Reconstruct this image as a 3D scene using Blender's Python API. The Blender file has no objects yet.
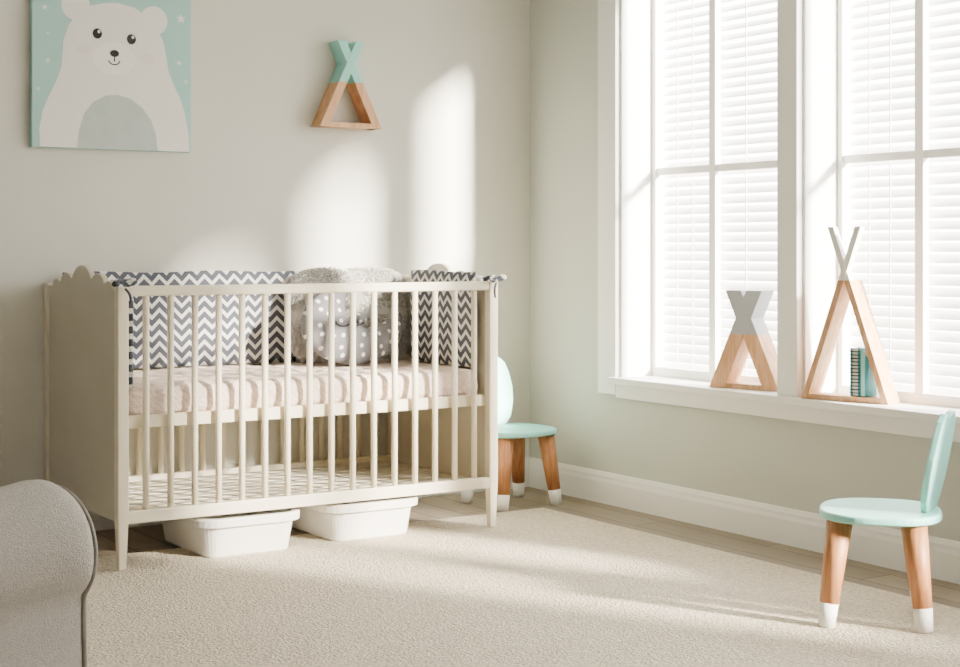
import bpy, bmesh, math, random
from mathutils import Vector, Matrix, noise
random.seed(7)
SC = bpy.context.scene
COL = SC.collection

# ------------------------------------------------------------------ materials
def lin(c):
    return tuple(((v/255)/12.92 if v/255 <= .04045 else ((v/255+.055)/1.055)**2.4) for v in c) + (1,)

def mat(name, rgb, rough=.6, bump=0, bscale=60, var=0, vscale=8, stretch=None, spec=.3, sheen=0, detail=4, bdist=.02):
    m = bpy.data.materials.new(name); m.use_nodes = True
    nt = m.node_tree; b = nt.nodes['Principled BSDF']
    c = lin(rgb)
    b.inputs['Base Color'].default_value = c
    b.inputs['Roughness'].default_value = rough
    b.inputs['Specular IOR Level'].default_value = spec
    if sheen: b.inputs['Sheen Weight'].default_value = sheen
    tc = nt.nodes.new('ShaderNodeTexCoord'); mp = nt.nodes.new('ShaderNodeMapping')
    nt.links.new(tc.outputs['Object'], mp.inputs[0])
    if stretch: mp.inputs['Scale'].default_value = stretch
    if var:
        n = nt.nodes.new('ShaderNodeTexNoise'); n.inputs['Scale'].default_value = vscale; n.inputs['Detail'].default_value = 6
        nt.links.new(mp.outputs[0], n.inputs['Vector'])
        r = nt.nodes.new('ShaderNodeMapRange'); r.inputs[1].default_value=.3; r.inputs[2].default_value=.7
        nt.links.new(n.outputs[0], r.inputs[0])
        mx = nt.nodes.new('ShaderNodeMix'); mx.data_type='RGBA'
        nt.links.new(r.outputs[0], mx.inputs[0])
        mx.inputs[6].default_value = tuple(v*(1-var) for v in c[:3])+(1,)
        mx.inputs[7].default_value = tuple(min(1,v*(1+var)) for v in c[:3])+(1,)
        nt.links.new(mx.outputs[2], b.inputs['Base Color'])
    if bump:
        n2 = nt.nodes.new('ShaderNodeTexNoise'); n2.inputs['Scale'].default_value = bscale; n2.inputs['Detail'].default_value = detail
        nt.links.new(mp.outputs[0], n2.inputs['Vector'])
        bp = nt.nodes.new('ShaderNodeBump'); bp.inputs['Strength'].default_value = bump; bp.inputs['Distance'].default_value=bdist
        nt.links.new(n2.outputs[0], bp.inputs['Height']); nt.links.new(bp.outputs[0], b.inputs['Normal'])
    return m

M = {}
M['wall'] = mat('wall_paint', (216,215,206), .75, .03, 250)
M['wallr'] = mat('wall_paint_shaded', (193,197,188), .75, .03, 250)  # same wall paint darkened: the window wall's shade is in the colour
M['ceil'] = mat('ceiling_paint', (238,236,230), .8)
M['trim'] = mat('trim_white', (243,243,240), .4)
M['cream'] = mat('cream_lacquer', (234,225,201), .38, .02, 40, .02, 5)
M['cream_shade'] = mat('cream_shaded', (204,197,180), .45, .02, 40, .02, 5)  # darker copy of the crib cream, shade put into the colour
M['teal'] = mat('teal_paint', (146,212,203), .4)
M['tealp'] = mat('poster_teal', (166,208,204), .7)
M['white'] = mat('white_paint', (240,239,235), .4)
M['plastic'] = mat('white_plastic', (238,236,230), .35)
M['greyp'] = mat('grey_paint', (168,170,174), .5)
M['bear'] = mat('poster_bear', (240,239,234), .7)
M['belly'] = mat('poster_belly', (186,198,195), .7, var=.05, vscale=20)
M['black'] = mat('poster_black', (40,38,40), .6)
M['muzz'] = mat('poster_muzzle', (248,247,243), .7)
M['cheek'] = mat('poster_cheek', (236,231,226), .7)
M['fabric'] = mat('grey_fabric', (176,171,164), .95, .4, 300, .10, 140, sheen=.05)
M['piping'] = mat('grey_piping', (150,145,139), .95)
M['fluff'] = mat('fluffy_fur', (214,211,206), .95, sheen=.3)
M['ribbon'] = mat('ribbon', (80,84,94), .8)
M['rug'] = mat('rug_cream', (226,214,192), 1.0, .9, 120, .2, 90, spec=.05, detail=9, bdist=.028)
M['coil'] = mat('notebook_coil', (40,42,44), .4)
M['note'] = mat('notebook_cover', (60,150,165), .5)
M['note2'] = mat('notebook_mint', (150,208,200), .5)
M['paper'] = mat('notebook_paper', (235,232,222), .8)

def sheet_mat():
    m=mat('mattress_sheet', (234,216,203), .9, .6, 13, .05, 10, stretch=(1.2,2.5,3))
    nt=m.node_tree; b=nt.nodes['Principled BSDF']
    tc=nt.nodes.new('ShaderNodeTexCoord')
    w=nt.nodes.new('ShaderNodeTexWave'); w.wave_type='BANDS'; w.bands_direction='DIAGONAL'
    w.inputs['Scale'].default_value=26; w.inputs['Distortion'].default_value=2.5; w.inputs['Detail'].default_value=1; w.inputs['Detail Scale'].default_value=1.5
    nt.links.new(tc.outputs['Object'],w.inputs['Vector'])
    r=nt.nodes.new('ShaderNodeMapRange'); r.inputs[1].default_value=.75; r.inputs[2].default_value=.98
    nt.links.new(w.outputs[1],r.inputs[0])
    mx=nt.nodes.new('ShaderNodeMix'); mx.data_type='RGBA'
    src=b.inputs['Base Color'].links[0].from_socket
    nt.links.new(r.outputs[0],mx.inputs[0]); nt.links.new(src,mx.inputs[6]); mx.inputs[7].default_value=lin((220,199,186))
    nt.links.new(mx.outputs[2],b.inputs['Base Color'])
    return m
M['sheet']=sheet_mat()

def wood(name, c1, c2, st=(1,1,10), sc=6):
    m = bpy.data.materials.new(name); m.use_nodes=True; nt=m.node_tree; b=nt.nodes['Principled BSDF']
    tc=nt.nodes.new('ShaderNodeTexCoord'); mp=nt.nodes.new('ShaderNodeMapping'); mp.inputs['Scale'].default_value=st
    n=nt.nodes.new('ShaderNodeTexNoise'); n.inputs['Scale'].default_value=sc; n.inputs['Detail'].default_value=8; n.inputs['Distortion'].default_value=.6
    cr=nt.nodes.new('ShaderNodeValToRGB'); cr.color_ramp.elements[0].position=.35; cr.color_ramp.elements[1].position=.68
    cr.color_ramp.elements[0].color=lin(c1); cr.color_ramp.elements[1].color=lin(c2)
    nt.links.new(tc.outputs['Object'],mp.inputs[0]); nt.links.new(mp.outputs[0],n.inputs['Vector'])
    nt.links.new(n.outputs[0],cr.inputs[0]); nt.links.new(cr.outputs[0],b.inputs['Base Color'])
    b.inputs['Roughness'].default_value=.5
    return m
M['wood'] = wood('light_wood', (190,140,98), (216,172,130), (10,10,1.2))
M['legw'] = wood('leg_wood', (158,102,62), (188,132,86), (14,14,1.5))

# floor planks
def plank_mat():
    m=bpy.data.materials.new('floor_planks'); m.use_nodes=True; nt=m.node_tree; b=nt.nodes['Principled BSDF']
    tc=nt.nodes.new('ShaderNodeTexCoord'); mp=nt.nodes.new('ShaderNodeMapping'); mp.inputs['Rotation'].default_value=(0,0,math.pi/2)
    br=nt.nodes.new('ShaderNodeTexBrick'); br.inputs['Scale'].default_value=1; br.inputs['Brick Width'].default_value=1.1; br.inputs['Row Height'].default_value=.13
    br.inputs['Mortar Size'].default_value=.003
    br.inputs['Color1'].default_value=lin((146,132,114)); br.inputs['Color2'].default_value=lin((170,156,136)); br.inputs['Mortar'].default_value=lin((84,72,60))
    n=nt.nodes.new('ShaderNodeTexNoise'); n.inputs['Scale'].default_value=5; n.inputs['Detail'].default_value=8
    mp2=nt.nodes.new('ShaderNodeMapping'); mp2.inputs['Scale'].default_value=(12,1,1)
    mx=nt.nodes.new('ShaderNodeMix'); mx.data_type='RGBA'; mx.blend_type='MULTIPLY'; mx.inputs[0].default_value=.5
    nt.links.new(tc.outputs['Object'],mp.inputs[0]); nt.links.new(mp.outputs[0],br.inputs['Vector'])
    nt.links.new(tc.outputs['Object'],mp2.inputs[0]); nt.links.new(mp2.outputs[0],n.inputs['Vector'])
    nt.links.new(br.outputs[0],mx.inputs[6]); nt.links.new(n.outputs[0],mx.inputs[7]); nt.links.new(mx.outputs[2],b.inputs['Base Color'])
    b.inputs['Roughness'].default_value=.45
    return m
M['floor']=plank_mat()

def math_node(nt,op,a=None,b=None,va=None,vb=None):
    n=nt.nodes.new('ShaderNodeMath'); n.operation=op
    if a is not None: nt.links.new(a,n.inputs[0])
    if b is not None: nt.links.new(b,n.inputs[1])
    if va is not None: n.inputs[0].default_value=va
    if vb is not None: n.inputs[1].default_value=vb
    return n.outputs[0]

def chevron():
    m=bpy.data.materials.new('chevron_fabric'); m.use_nodes=True; nt=m.node_tree; b=nt.nodes['Principled BSDF']
    tc=nt.nodes.new('ShaderNodeTexCoord'); s=nt.nodes.new('ShaderNodeSeparateXYZ'); nt.links.new(tc.outputs['Object'],s.inputs[0])
    px=math_node(nt,'PINGPONG',s.outputs[0],vb=.029)
    z=math_node(nt,'ADD',s.outputs[2],px)
    z=math_node(nt,'ADD',z,vb=10)
    z=math_node(nt,'DIVIDE',z,vb=.040)
    f=math_node(nt,'FRACT',z)
    g=math_node(nt,'GREATER_THAN',f,vb=.42)
    mx=nt.nodes.new('ShaderNodeMix'); mx.data_type='RGBA'; nt.links.new(g,mx.inputs[0])
    mx.inputs[6].default_value=lin((232,230,226)); mx.inputs[7].default_value=lin((82,86,98))
    nt.links.new(mx.outputs[2],b.inputs['Base Color']); b.inputs['Roughness'].default_value=.9
    return m
M['chev']=chevron()

def dots():
    m=bpy.data.materials.new('dotted_fabric'); m.use_nodes=True; nt=m.node_tree; b=nt.nodes['Principled BSDF']
    tc=nt.nodes.new('ShaderNodeTexCoord'); v=nt.nodes.new('ShaderNodeTexVoronoi'); v.voronoi_dimensions='2D'; v.inputs['Scale'].default_value=24; v.inputs['Randomness'].default_value=.45
    mp=nt.nodes.new('ShaderNodeMapping'); mp.inputs['Rotation'].default_value=(math.pi/2,0,0)
    nt.links.new(tc.outputs['Object'],mp.inputs[0]); nt.links.new(mp.outputs[0],v.inputs['Vector'])
    g=math_node(nt,'LESS_THAN',v.outputs['Distance'],vb=.19)
    mx=nt.nodes.new('ShaderNodeMix'); mx.data_type='RGBA'; nt.links.new(g,mx.inputs[0])
    mx.inputs[6].default_value=lin((122,121,125)); mx.inputs[7].default_value=lin((238,236,232))
    nt.links.new(mx.outputs[2],b.inputs['Base Color']); b.inputs['Roughness'].default_value=.9
    return m
M['dots']=dots()

def slat_mat():
    m=bpy.data.materials.new('blind_slat'); m.use_nodes=True; nt=m.node_tree; b=nt.nodes['Principled BSDF']
    b.inputs['Base Color'].default_value=lin((244,243,240)); b.inputs['Roughness'].default_value=.5
    t=nt.nodes.new('ShaderNodeBsdfTranslucent'); t.inputs[0].default_value=lin((244,242,236))
    mx=nt.nodes.new('ShaderNodeMixShader'); mx.inputs[0].default_value=.14
    nt.links.new(b.outputs[0],mx.inputs[1]); nt.links.new(t.outputs[0],mx.inputs[2])
    nt.links.new(mx.outputs[0],nt.nodes['Material Output'].inputs[0])
    return m
M['slat']=slat_mat()

# ------------------------------------------------------------------ geometry helpers
def group(name, loc=(0,0,0), rz=0):
    e=bpy.data.objects.new(name,None); e.location=loc; e.rotation_euler=(0,0,rz); e.empty_display_size=.1
    COL.objects.link(e); return e

def obj(name, verts, faces, m, parent=None, smooth=False, bevel=0, loc=(0,0,0), rot=(0,0,0), seg=2, sub=0):
    me=bpy.data.meshes.new(name); me.from_pydata([tuple(v) for v in verts],[],faces); me.update()
    bm=bmesh.new(); bm.from_mesh(me); bmesh.ops.recalc_face_normals(bm,faces=bm.faces); bm.to_mesh(me); bm.free()
    me.materials.append(m)
    if smooth:
        for p in me.polygons: p.use_smooth=True
    o=bpy.data.objects.new(name,me); COL.objects.link(o); o.location=loc; o.rotation_euler=rot
    if parent: o.parent=parent
    if bevel:
        b=o.modifiers.new('bev','BEVEL'); b.width=bevel; b.segments=seg; b.limit_method='ANGLE'; b.angle_limit=math.radians(40)
    if sub:
        s=o.modifiers.new('sub','SUBSURF'); s.levels=sub; s.render_levels=sub
    return o

def box(name,x0,x1,y0,y1,z0,z1,m,parent=None,bevel=.003,**k):
    v=[(x,y,z) for x in (x0,x1) for y in (y0,y1) for z in (z0,z1)]
    f=[(0,1,3,2),(4,6,7,5),(0,4,5,1),(2,3,7,6),(0,2,6,4),(1,5,7,3)]
    return obj(name,v,f,m,parent,bevel=bevel,**k)

def boxes(name,lst,m,parent=None,bevel=.002):
    V=[];F=[]
    for (x0,x1,y0,y1,z0,z1) in lst:
        b=len(V)
        V+=[(x,y,z) for x in (x0,x1) for y in (y0,y1) for z in (z0,z1)]
        F+=[tuple(i+b for i in f) for f in [(0,1,3,2),(4,6,7,5),(0,4,5,1),(2,3,7,6),(0,2,6,4),(1,5,7,3)]]
    return obj(name,V,F,m,parent,bevel=bevel)

def prism(name,pts,axis,a0,a1,m,parent=None,bevel=0,smooth=False,**k):
    def mk(p,a):
        return {'x':(a,p[0],p[1]),'y':(p[0],a,p[1]),'z':(p[0],p[1],a)}[axis]
    n=len(pts); V=[mk(p,a0) for p in pts]+[mk(p,a1) for p in pts]
    F=[tuple(range(n)),tuple(range(2*n-1,n-1,-1))]+[(i,(i+1)%n,(i+1)%n+n,i+n) for i in range(n)]
    return obj(name,V,F,m,parent,bevel=bevel,smooth=smooth,**k)

def cone(name,p0,p1,r0,r1,m,parent=None,n=24,extra=None):
    p0=Vector(p0);p1=Vector(p1);d=(p1-p0).normalized()
    a=d.orthogonal().normalized(); b=d.cross(a)
    V=[];F=[]
    for c,r in [(p0,r0),(p1,r1)]:
        for i in range(n):
            t=2*math.pi*i/n; V.append(c+(a*math.cos(t)+b*math.sin(t))*r)
    F=[(i,(i+1)%n,(i+1)%n+n,i+n) for i in range(n)]+[tuple(range(n)),tuple(range(n,2*n))]
    o=obj(name,V,F,m,parent)
    for p in o.data.polygons:
        if len(p.vertices)==4: p.use_smooth=True
    return o

def tube(name,pts,r,m,parent=None):
    cu=bpy.data.curves.new(name,'CURVE'); cu.dimensions='3D'; cu.bevel_depth=r; cu.bevel_resolution=3; cu.use_fill_caps=True
    s=cu.splines.new('NURBS'); s.points.add(len(pts)-1)
    for i,p in enumerate(pts): s.points[i].co=(*p,1)
    s.use_endpoint_u=True; s.order_u=3
    cu.materials.append(m)
    tmp=bpy.data.objects.new(name+'_t',cu); COL.objects.link(tmp)
    dg=bpy.context.evaluated_depsgraph_get(); me=bpy.data.meshes.new_from_object(tmp.evaluated_get(dg))
    bpy.data.objects.remove(tmp)
    o=bpy.data.objects.new(name,me); COL.objects.link(o)
    if parent:o.parent=parent
    return o

# ------------------------------------------------------------------ room
XW=3.722; YW=5.37; TH=.24
WIN=[(3.855,4.753),(2.86,3.76),(1.72,2.62),(.72,1.62)]   # y ranges; the nearer pair is unseen, added to bring sun onto the floor
ZB,ZT=.50,2.16
box('floor',-2.6,XW+TH,-2.2,YW+.1,-.1,0,M['floor'],bevel=0)
box('ceiling',-2.6,XW+TH,-2.2,YW+.1,2.6,2.7,M['ceil'],bevel=0)
box('wall_back',-2.6,XW+TH,YW,YW+.1,0,2.6,M['wall'],bevel=0)
box('light_block_wall',-2.6,XW+TH,-2.3,-2.2,0,2.6,M['wall'],bevel=0)  # unseen wall behind the camera, added to keep rear sky light out
lst=[(XW,XW+TH,-2.2,YW,0,ZB-.02),(XW,XW+TH,-2.2,YW,ZT,2.6)]
ys=[YW]+[v for w in WIN for v in (w[1],w[0])]+[-2.2]
for i in range(0,len(ys),2):
    lst.append((XW,XW+TH,ys[i+1],ys[i],ZB-.02,ZT))
boxes('wall_right',lst,M['wallr'],bevel=0)

def base_prof(s):
    return [(0,0),(s*.016,0),(s*.016,.085),(s*.012,.098),(s*.012,.108),(s*.006,.122),(0,.124)]
prism('baseboard_right',[(XW+a,z) for a,z in base_prof(-1)],'y',-2.2,YW-.016,M['trim'])
prism('baseboard_back',[(YW+a,z) for a,z in base_prof(-1)],'x',-2.6,XW,M['trim'])

for wi,(y0,y1) in enumerate(WIN):
    w=group('window_%d'%(wi+1),(XW,0,0))  # the pair nearer the camera is unseen, added for its sunlight
    D=.15
    box('jamb_far',0,.235,y1-.012,y1+.0,ZB,ZT,M['trim'],w,.001)
    box('jamb_near',0,.235,y0,y0+.012,ZB,ZT,M['trim'],w,.001)
    box('head_liner',0,.235,y0,y1,ZT-.012,ZT,M['trim'],w,.001)
    box('sill_board',-.045,.235,y0-(.02 if wi%2 else .048),y1+(.048 if wi%2 else .02),ZB-.02,ZB+.005,M['trim'],w,.002)
    s=.035
    zm=1.308; ym=(y0+y1)/2+.088
    boxes('sash',[(D,D+.04,y0+.012,y0+.012+s,ZB,ZT),(D,D+.04,y1-.012-s*.6,y1-.012,ZB,ZT),
        (D+.002,D+.038,y0,y1,ZB+.005,ZB+.04),(D+.002,D+.038,y0,y1,ZT-.05,ZT)],M['trim'],w,.002)
    box('muntin_vertical',D+.005,D+.033,ym-.018,ym+.018,ZB,ZT,M['trim'],w,.002)
    box('muntin_horizontal',D+.008,D+.030,y0,y1,zm-.014,zm+.014,M['trim'],w,.002)
    V=[];F=[]; pitch=.036; hw=.023; ang=math.radians(38); xc=.212
    n=int((ZT-ZB-.06)/pitch)
    for i in range(n):
        z=ZB+.04+i*pitch
        b=len(V)
        for k in range(5):
            t=-1+k*.5; 
            dx=t*hw*math.cos(ang); dz=t*hw*math.sin(ang)+.002*(1-t*t)
            V+=[(xc+dx,y0+.015,z+dz),(xc+dx,y1-.015,z+dz)]
        for k in range(4):
            F.append((b+2*k,b+2*k+1,b+2*k+3,b+2*k+2))
    obj('blind_slats',V,F,M['slat'],w,smooth=True)
    lad=[(xc-.023,xc-.021,y,y+.004,ZB+.02,ZT-.02) for y in (y0+.12,ym-.15,ym+.15,y1-.12)]
    boxes('blind_cords',lad,M['white'],w,0)
for nm,(ya,yb,yc,yd) in {'trim_1':(2.86,3.76,3.855,4.753),'trim_2':(.72,1.62,1.72,2.62)}.items():
    c=.115
    boxes(nm,[(XW-.022,XW,yd,yd+c,ZB-.065,ZT+c),(XW-.022,XW,ya-c,ya,ZB-.065,ZT+c),
              (XW-.022,XW,ya,yd,ZT,ZT+c),(XW-.022,XW,ya,yd,ZB-.075,ZB-.02),
              (XW-.028,XW+.02,yb,yc,ZB+.005,ZT)],M['trim'],bevel=.003)

RT=.005
box('rug',-1.2,3.44,.3,4.87,0,RT,M['rug'],bevel=.002)

# ------------------------------------------------------------------ crib
cr=group('baby_crib',(1.647,4.612,0)); L=1.412; W=.75
P=.036
def leg(name,x,y,z0):
    zt=.886; t=.006
    V=[(x+t,y+t,z0),(x+P-t,y+t,z0),(x+P-t,y+P-t,z0),(x+t,y+P-t,z0)]
    for z in (.17,zt): V+=[(x,y,z),(x+P,y,z),(x+P,y+P,z),(x,y+P,z)]
    F=[(0,1,2,3),(8,9,10,11)]
    for k in (0,4):
        F+=[(k+i,k+(i+1)%4,k+4+(i+1)%4,k+4+i) for i in range(4)]
    obj(name,V,F,M['cream'],cr,bevel=.004)
leg('post_1',0,0,RT);leg('post_2',L-P,0,RT);leg('post_3',0,W-P,0);leg('post_4',L-P,W-P,0)
def head_profile():
    pts=[(P*.5,.150),(W-P*.5,.150)]
    n=120; top=[]
    for i in range(n+1):
        y=P*.5+(W-P)*i/n
        u=y-W/2; z=.878
        for c,hw,h in ((0,.105,.072),(-.155,.07,.046),(.155,.07,.046),(-.26,.045,.024),(.26,.045,.024)):
            q=1-((u-c)/hw)**2
            if q>0: z=max(z,.878+h*math.sqrt(q))
        top.append((y,z))
    return pts+top[::-1]
for i,x in enumerate((.008,L-.028)):
    prism('end_panel_%d'%(i+1),head_profile(),'x',x,x+.02,M['cream_shade'],cr,bevel=.003)
for i,y in enumerate((.003,W-.033)):
    box('top_rail_%d'%(i+1),P-.002,L-P+.002,y,y+.03,.856,.888,M['cream'],cr,.006)
    box('bottom_rail_%d'%(i+1),P-.002,L-P+.002,y,y+.028,.147,.187,M['cream'],cr,.004)
    for k in range(16):
        xx=.097+.0815*k
        cone('bar_%d_%d'%(i+1,k+1),(xx,y+.014,.183),(xx,y+.014,.86),.0105,.0105,M['cream'],cr,16)
box('mattress_rail_1',P,L-P,.033,.05,.440,.481,M['cream'],cr,.003)
box('mattress_rail_2',P,L-P,W-.052,W-.035,.440,.481,M['cream'],cr,.003)
boxes('mattress_slats',[(.04+.1*k,.09+.1*k,.05,W-.05,.457,.469) for k in range(13)],M['cream'],cr)
boxes('lower_shelf',[(P,L-P,.035+.062*k,.035+.062*k+.05,.157,.169) for k in range(11)],M['cream_shade'],cr)

def soft_box(name,x0,x1,y0,y1,z0,z1,r,m,parent,amp=.006,freq=9,nx=90,ny=44,nz=10):
    V={};F=[];vs=[]
    def P3(i,j,k):
        key=(i,j,k)
        if key in V: return V[key]
        x=x0+(x1-x0)*i/nx; y=y0+(y1-y0)*j/ny; z=z0+(z1-z0)*k/nz
        cx=min(max(x,x0+r),x1-r); cy=min(max(y,y0+r),y1-r); cz=min(max(z,z0+r),z1-r)
        d=Vector((x-cx,y-cy,z-cz)); 
        p=Vector((cx,cy,cz))
        if d.length>1e-6:
            nrm=d.normalized(); p=p+nrm*r
        else: nrm=Vector((0,0,1))
        q=Vector((x*freq*.7,y*freq,z*freq*.8))
        h=noise.noise(q)*.6+ (1-abs(noise.noise(q*1.7+Vector((3,1,2))))*2)*.4
        p=p+nrm*amp*h
        V[key]=len(vs); vs.append(p); return V[key]
    for i in range(nx):
        for j in range(ny):
            for k in (0,nz): F.append((P3(i,j,k),P3(i+1,j,k),P3(i+1,j+1,k),P3(i,j+1,k)))
    for i in range(nx):
        for k in range(nz):
            for j in (0,ny): F.append((P3(i,j,k),P3(i+1,j,k),P3(i+1,j,k+1),P3(i,j,k+1)))
    for j in range(ny):
        for k in range(nz):
            for i in (0,nx): F.append((P3(i,j,k),P3(i,j+1,k),P3(i,j+1,k+1),P3(i,j,k+1)))
    return obj(name,vs,F,m,parent,smooth=True)
soft_box('mattress',.045,L-.045,.055,W-.06,.471,.568,.032,M['sheet'],cr,amp=.014,freq=13,nx=130,ny=60)

def bumper(name,length,h,loc,rz):
    nx=int(length/.02); nz=18; t=.016; V=[];F=[]
    for s in (-1,1):
        for i in range(nx+1):
            for k in range(nz+1):
                x=length*i/nx; z=h*k/nz
                e=min(1,min(x,length-x)/.02+.15)*min(1,min(z,h-z)/.03+.1)
                puff=t*math.sqrt(e)*(.8+.2*math.cos(x*2*math.pi/.3))
                dz=.003*math.sin(x*14)*(k/nz)
                V.append((x,s*puff+.004*noise.noise(Vector((x*9,z*9,s))),z+dz))
    n=(nx+1)*(nz+1)
    for s in (0,1):
        for i in range(nx):
            for k in range(nz):
                a=s*n+i*(nz+1)+k; F.append((a,a+1,a+nz+2,a+nz+1))
    for i in range(nx):
        for k in (0,nz):
            a=i*(nz+1)+k; F.append((a,a+nz+1,a+nz+1+n,a+n))
    for k in range(nz):
        for i in (0,nx):
            a=i*(nz+1)+k; F.append((a,a+1,a+1+n,a+n))
    return obj(name,V,F,M['chev'],cr,smooth=True,loc=loc,rot=(0,0,rz))
bumper('bumper_back',.895,.345,(.045,W-.068,.577),0)
bumper('bumper_right',.455,.345,(L-.062,.055+.455,.577),-math.pi/2)
bumper('bumper_left',W-.16,.320,(.062,.055,.560),math.pi/2)
for i,(x,y) in enumerate(((.018,.018),(L-.018,.018))):
    s=1 if x<.5 else -1
    r=.024; dz=.012
    tube('tie_loop_%d'%i,[(x+r*math.cos(a)*1.0,y+r*math.sin(a),.885+dz+.006*math.sin(2*a)) for a in [k*math.pi/6 for k in range(13)]],.007,M['ribbon'],cr)
    tube('tie_bow_%d'%i,[(x,y-.03,.884+dz),(x-.022,y-.045,.90+dz),(x-.034,y-.045,.885+dz),(x-.016,y-.04,.875+dz),(x,y-.032,.882+dz),(x+.022,y-.045,.90+dz),(x+.034,y-.045,.884+dz),(x,y-.032,.880+dz)],.006,M['chev'],cr)
    tube('tie_tail_%d'%i,[(x,y-.032,.88),(x+s*.02,y-.045,.86),(x+s*.012,y-.045,.83)],.004,M['ribbon'],cr)
    tube('tie_strap_%d'%i,[(x,y+.02,.895),(x+s*.03,y+.03,.903),(x+s*.05,y+.05,.905)],.006,M['chev'],cr)

# fluffy cushion
fc=group('fluffy_cushion',(2.775,5.205,.574))
def cushion_pt(u,v,a=.248,b=.055,c=.170):
    def sp(t,e): return math.copysign(abs(t)**e,t)
    x=a*sp(math.cos(u),.45)*sp(math.cos(v),.7); z=c*sp(math.sin(u),.45)*sp(math.cos(v),.7); y=b*sp(math.sin(v),1.0)
    return Vector((x,y,z))
V=[];F=[];nu,nv=64,24
tilt=Matrix.Rotation(math.radians(-10),3,'X')
for j in range(nv+1):
    v=-math.pi/2+math.pi*j/nv
    for i in range(nu):
        V.append(tilt@cushion_pt(2*math.pi*i/nu,v)+Vector((0,0,.180)))
for j in range(nv):
    for i in range(nu):
        F.append((j*nu+i,j*nu+(i+1)%nu,(j+1)*nu+(i+1)%nu,(j+1)*nu+i))
obj('cushion_body',V,F,M['fluff'],fc,smooth=True)
V=[];F=[]
for n in range(20000):
    u=random.uniform(0,2*math.pi); v=math.asin(random.uniform(-1,.6))
    p=cushion_pt(u,v); e=.01
    du=cushion_pt(u+e,v)-p; dv=cushion_pt(u,v+e)-p; nr=du.cross(dv)
    if nr.length<1e-9: continue
    nr.normalize()
    if nr.dot(p)<0: nr=-nr
    rd=Vector((random.gauss(0,1),random.gauss(0,1),random.gauss(0,1)-.5))*.55
    d=(nr+rd).normalized(); l=random.uniform(.012,.027)
    sd=d.cross(Vector((random.random(),random.random(),random.random()))).normalized()*.0016
    p0=tilt@p+Vector((0,0,.180)); d=tilt@d; 
    mid=p0+d*l*.6; tip=p0+d*l+Vector((random.gauss(0,.004),random.gauss(0,.004),-.005))
    if tip.z<0.004: continue
    b=len(V); V+=[p0-sd,p0+sd,mid+sd*.8,mid-sd*.8,tip]; F+=[(b,b+1,b+2,b+3),(b+3,b+2,b+4)]
obj('cushion_fur',V,F,M['fluff'],fc)

# moon pillow
mo=group('moon_pillow',(2.70,5.02,.574))
V=[];F=[];nt_,nr_=60,24
a0,a1=math.radians(88),math.radians(375)
for i in range(nt_+1):
    t=i/nt_; a=a0+(a1-a0)*t
    w=.003+.114*(math.sin(math.pi*t))**.65
    R=.176
    nx_,nz_=math.cos(a)*1.20,math.sin(a)*.86
    cx=(R-w)*nx_; cz=(R-w)*nz_
    for k in range(nr_):
        b=2*math.pi*k/nr_
        V.append((cx+nx_*w*math.cos(b),min(.055,w*.55)*math.sin(b),.153+cz+nz_*w*math.cos(b)))
for i in range(nt_):
    for k in range(nr_):
        F.append((i*nr_+k,i*nr_+(k+1)%nr_,(i+1)*nr_+(k+1)%nr_,(i+1)*nr_+k))
F.append(tuple(range(nr_)));F.append(tuple(range(nt_*nr_,(nt_+1)*nr_)))
mb=obj('moon_body',V,F,M['dots'],mo,smooth=True)
tube('moon_eye',[(-.072+.03*math.cos(q),-.059,.160+.018*math.sin(q)) for q in [math.pi+k*math.pi/8 for k in range(9)]],.0026,M['black'],mo)
mo.rotation_euler=(math.radians(-8),0,0)

# ------------------------------------------------------------------ under-bed boxes
def storage(loc,w,d,h):
    g=group('storage_box',loc)
    tp=.018
    def ring(o,z,ins=0):
        x0,x1,y0,y1=-o+ins,w+o-ins,-o+ins,d+o-ins; r=max(.04+o-ins,.01); pts=[]
        for cx,cy,a in ((x1-r,y1-r,0),(x0+r,y1-r,90),(x0+r,y0+r,180),(x1-r,y0+r,270)):
            for k in range(7):
                q=math.radians(a+15*k); pts.append((cx+r*math.cos(q),cy+r*math.sin(q),z))
        return pts
    rings=[ring(-.004,0),ring(0,.006),ring(tp*.9,h-.03),ring(tp+.020,h-.028),ring(tp+.022,h-.006),ring(tp+.018,h),ring(tp-.004,h),ring(-.004,.008)]
    n=len(rings[0]);V=[p for r in rings for p in r]
    F=[tuple(range(n))]+[(j*n+i,j*n+(i+1)%n,(j+1)*n+(i+1)%n,(j+1)*n+i) for j in range(len(rings)-1) for i in range(n)]+[tuple(range((len(rings)-1)*n,len(rings)*n))]
    obj('box_body',V,F,M['plastic'],g,bevel=.0015)
storage((1.955,4.640,RT),.30,.40,.130)
storage((2.430,4.670,RT),.30,.38,.130)

# ------------------------------------------------------------------ poster
po=group('bear_poster',(1.598,YW-.002,1.359)); PW,PH=.588,.62
box('canvas',0,PW,-.028,0,0,PH,M['tealp'],po,.003)
S=.588/159
def pp(u,v):
    return ((u-30)*S,(150-v)*S+.004)
def flat(name,pts,y,m):
    prism(name,pts,'y',-.028-y,-.027,m,po)
def ell(cx,cy,rx,ry,n=40):
    return [( (cx-30)*S+rx*S*math.cos(2*math.pi*i/n),(150-cy)*S+ry*S*math.sin(2*math.pi*i/n)) for i in range(n)]
body=[(38,150.5),(37,134),(40,117),(46,102),(53,88),(58,74),(59,60),(60,48),(65,34),(74,22),(86,14),(100,10),(114,9),(130,12),(144,20),(154,31),(160,44),(163,58),(165,72),(171,86),(178,100),(183,116),(186,134),(187,150.5)]
flat('bear_body',[pp(*p) for p in body],.001,M['bear'])
flat('ear_1',ell(72,14,14,14),.0008,M['bear']);flat('ear_2',ell(150,22,14,14),.0008,M['bear'])
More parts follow.
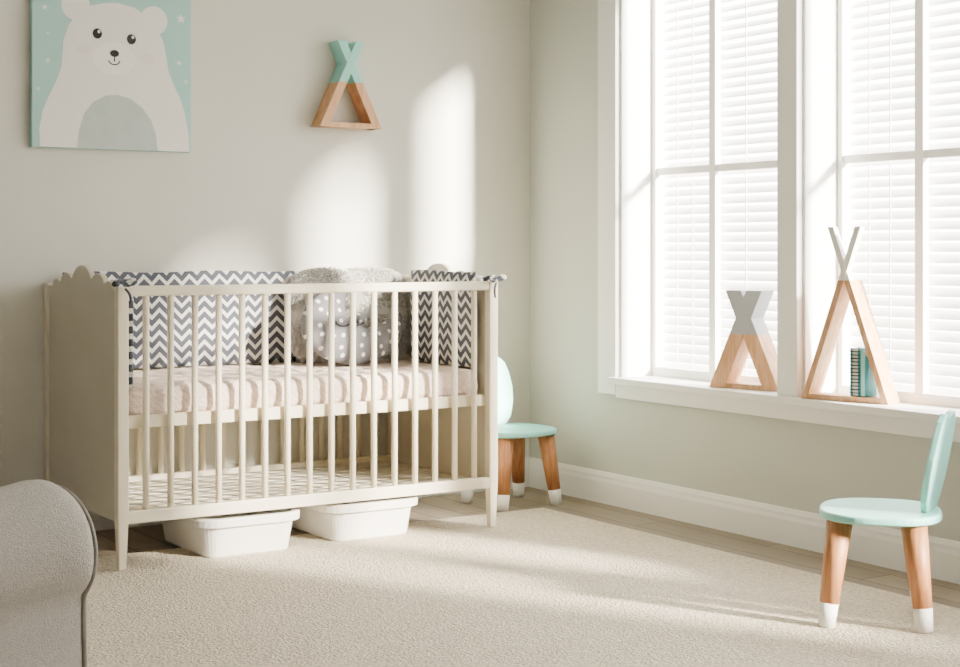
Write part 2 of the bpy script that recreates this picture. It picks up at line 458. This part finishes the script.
flat('belly',[pp(*p) for p in [(73,150.5),(75,134),(80,118),(89,106),(102,99),(113,98),(126,101),(138,109),(147,121),(152,135),(154,150.5)]],.0016,M['belly'])
flat('muzzle',ell(110,62,21,16),.0016,M['muzz'])
flat('eye_1',ell(93,39,4.6,5),.002,M['black']);flat('eye_2',ell(127,42,4.6,5),.002,M['black'])
flat('eye_glint_1',ell(94.5,37,1.4,1.6),.0024,M['bear']);flat('eye_glint_2',ell(128.5,40,1.4,1.6),.0024,M['bear'])
flat('nose',ell(110,57,4.6,3.4),.002,M['black'])
flat('nose_line',[pp(109.4,58),pp(109.4,66),pp(110.6,66),pp(110.6,58)],.002,M['black'])
flat('mouth',[pp(109.8+6*math.cos(a),65+4.5*math.sin(a)) for a in [math.pi*k/12 for k in range(13)]]+[pp(109.8+4.8*math.cos(a),65+3.4*math.sin(a)) for a in [math.pi*k/12 for k in range(12,-1,-1)]],.002,M['black'])
flat('cheek_1',ell(80,55,7,5),.0016,M['cheek']);flat('cheek_2',ell(143,60,7,5),.0016,M['cheek'])
for i,(u,v,r) in enumerate([(178,18,5),(45,68,3),(42,18,3),(176,62,3),(36,95,2.5),(183,80,2.5),(52,-5,4),(115,-8,3),(170,-8,3),(45,42,2)]):
    pts=[]
    for k in range(10):
        rr=r if k%2==0 else r*.45
        pts.append(((u-30)*S+rr*S*math.sin(k*math.pi/5),(150-v)*S+rr*S*math.cos(k*math.pi/5)))
    flat('star_%d'%i,pts,.001,M['bear'])

# ------------------------------------------------------------------ teepee shelves
def teepee(loc,rz,Wd,H,dep,th,ts,split,top,updep=None):
    g=group('teepee_shelf',loc,rz)
    for s in (-1,1):
        d0=.0 if s<0 else .0015
        def c(z): return s*((Wd/2-th/2)*(1-z/H)-(ts)*z/H)
        for nm,za,zb,m in (('board_lower',0,split,M['wood']),('board_upper',split,H,top)):
            pts=[(c(za)-th/2,za),(c(za)+th/2,za),(c(zb)+th/2,zb),(c(zb)-th/2,zb)]
            d1=dep if (nm=='board_lower' or updep is None) else updep
            prism(nm+('_l' if s<0 else '_r'),pts,'y',d0,d1-d0,m,g,bevel=.001)
    t=.018
    prism('base_board',[(-Wd/2+.006,0),(Wd/2-.006,0),(Wd/2-th*.8,t),(-Wd/2+th*.8,t)],'y',.0025,dep-.002,M['wood'],g,bevel=.001)
    return g
teepee((2.822,YW-.086,1.475),0,.272,.335,.085,.038,.040,.175,M['teal'])
RZ=-math.radians(75)
teepee((3.752,4.085,ZB+.006),RZ,.290,.350,.085,.064,.044,.195,M['greyp'])
g=teepee((3.722,3.575,ZB+.006),RZ,.315,.570,.085,.022,.05,.395,M['white'],.03)
box('notebook_cover',.016,.024,.012,.078,.019,.175,M['note'],g,.001)
box('notebook_pages',.024,.044,.014,.076,.020,.172,M['paper'],g,.001)
box('notebook_back',.044,.050,.012,.078,.019,.175,M['note'],g,.001)
box('book_mint',.053,.068,.014,.076,.019,.165,M['note2'],g,.001)
box('book_blue',.070,.079,.014,.076,.019,.150,M['note'],g,.001)
for k in range(13):
    z=.03+k*.0112
    tube('coil_%d'%k,[(.033+.018*math.cos(q),.012+.008*math.sin(q),z) for q in [i*math.pi/5 for i in range(11)]],.0018,M['coil'],g)

# ------------------------------------------------------------------ kids chairs
def kid_chair(loc,rz,legs,br=0):
    g=group('kids_chair',loc,rz)
    n=48; pts=[]
    for i in range(n):
        a=2*math.pi*i/n; c,s=math.cos(a),math.sin(a)
        e=2.6; r=(abs(c)**e+abs(s)**e)**(-1/e)
        pts.append((.168*r*c,.160*r*s))
    prism('seat',pts,'z',.278,.300,M['teal'],g,bevel=.007,seg=3)
    prof=[(-.055,.0),(-.085,.03),(-.105,.09),(-.11,.15),(-.10,.21),(-.085,.25),(-.06,.272),(-.03,.268),(0,.255),(.03,.268),(.06,.272),(.085,.25),(.10,.21),(.11,.15),(.105,.09),(.085,.03),(.055,.0)]
    prism('backrest',prof,'y',-.010,.010,M['teal'],g,bevel=.005,seg=3,loc=(0,.124,.298),rot=(math.radians(-11),0,br))
    for i,(x,y) in enumerate(legs):
        tx,ty=x*.76,y*.76
        f=.22
        p0=Vector((x,y,0));p1=Vector((tx,ty,.279)); m_=p0.lerp(p1,f)
        cone('leg_sock_%d'%(i+1),p0,m_,.022,.0255,M['white'],g)
        cone('leg_%d'%(i+1),m_,p1,.0252,.034,M['legw'],g)
    return g
# the near chair stands side-on, its back towards the window
kid_chair((3.163,2.905,RT),math.atan2(-.676,-.737),[(-.12,-.133),(.12,-.138),(-.12,.108),(.12,.113)],-math.radians(13))
kid_chair((3.40,5.03,.0),math.radians(2),[(-.13,-.12),(.13,-.12),(-.13,.13),(.13,.13)])

# ------------------------------------------------------------------ armchair
ac=group('armchair',(.388,3.063,RT),math.radians(22.1))
def arm_profile(n=26):
    r=.12; zc=.443; pts=[(.095,.05),(.09,.2),(.086,.33)]
    for i in range(n+1):
        a=math.radians(-44+268*i/n); pts.append((r*math.cos(a),zc+r*math.sin(a)))
    pts+=[(-.086,.33),(-.09,.2),(-.095,.05)]
    return pts
def arm(name,yc):
    pr=arm_profile(); xs=[(-.42,.9),(-.415,.97),(-.40,1),(-.3,1),(-.2,1),(-.1,1.0),(0,1),(.1,1),(.2,1.0),(.3,1.01),(.345,1.015),(.375,1.0),(.392,.96),(.4,.88)]
    V=[];F=[];n=len(pr)
    for x,s in xs:
        for (y,z) in pr:
            zz=.33+(z-.33)*s if z>.1 else z
            w=.006*noise.noise(Vector((x*8,y*8,z*8)))
            V.append((x+w,yc+y*s+w,zz+w))
    for j in range(len(xs)-1):
        for i in range(n): F.append((j*n+i,j*n+(i+1)%n,(j+1)*n+(i+1)%n,(j+1)*n+i))
    F+=[tuple(range(n)),tuple(range((len(xs)-1)*n,len(xs)*n))]
    obj(name,V,F,M['fabric'],ac,smooth=True)
    tube(name+'_piping',[(.396,yc+y*.95,.33+(z-.33)*.95 if z>.1 else z) for y,z in pr],.005,M['piping'],ac)
arm('arm_1',-.38);arm('arm_2',.38)
soft_box('seat_cushion',-.30,.36,-.285,.285,.28,.43,.05,M['fabric'],ac,amp=.006,freq=6,nx=30,ny=26,nz=8)
box('base',-.38,.37,-.30,.30,.06,.28,M['fabric'],ac,.02)
soft_box('backrest',-.46,-.28,-.42,.42,.10,.86,.08,M['fabric'],ac,amp=.006,freq=5,nx=12,ny=36,nz=34)
for i,(x,y) in enumerate(((-.36,-.36),(-.36,.36),(.34,-.36),(.34,.36))):
    cone('foot_%d'%(i+1),(x,y,0),(x,y,.07),.018,.024,M['legw'],ac)

# ------------------------------------------------------------------ light
sun=bpy.data.lights.new('sun','SUN'); sun.energy=78; sun.angle=math.radians(7); sun.color=(1,.91,.76)
so=bpy.data.objects.new('sun',sun); COL.objects.link(so)
so.rotation_euler=Vector((-1,2.1,-.80)).to_track_quat('-Z','Y').to_euler(); so.location=(6,-3,4)

w=bpy.data.worlds.new('world'); SC.world=w; w.use_nodes=True; nt=w.node_tree
bg=nt.nodes['Background']; tc=nt.nodes.new('ShaderNodeTexCoord'); sp=nt.nodes.new('ShaderNodeSeparateXYZ')
nt.links.new(tc.outputs['Generated'],sp.inputs[0])
mr=nt.nodes.new('ShaderNodeMapRange'); mr.inputs[1].default_value=-.1; mr.inputs[2].default_value=.5; mr.inputs[3].default_value=.3; mr.inputs[4].default_value=17.0
nt.links.new(sp.outputs[0],mr.inputs[0]); nt.links.new(mr.outputs[0],bg.inputs[1])
bg.inputs[0].default_value=(1.0,.98,.945,1)

cam=bpy.data.cameras.new('camera'); co=bpy.data.objects.new('camera',cam); COL.objects.link(co)
cam.lens=1541/960*36; cam.sensor_width=36; cam.shift_y=-(333.5-250)/960
co.location=(0,0,1.0)
co.rotation_euler=(math.pi/2,0,-math.atan(996/1541))
SC.camera=co
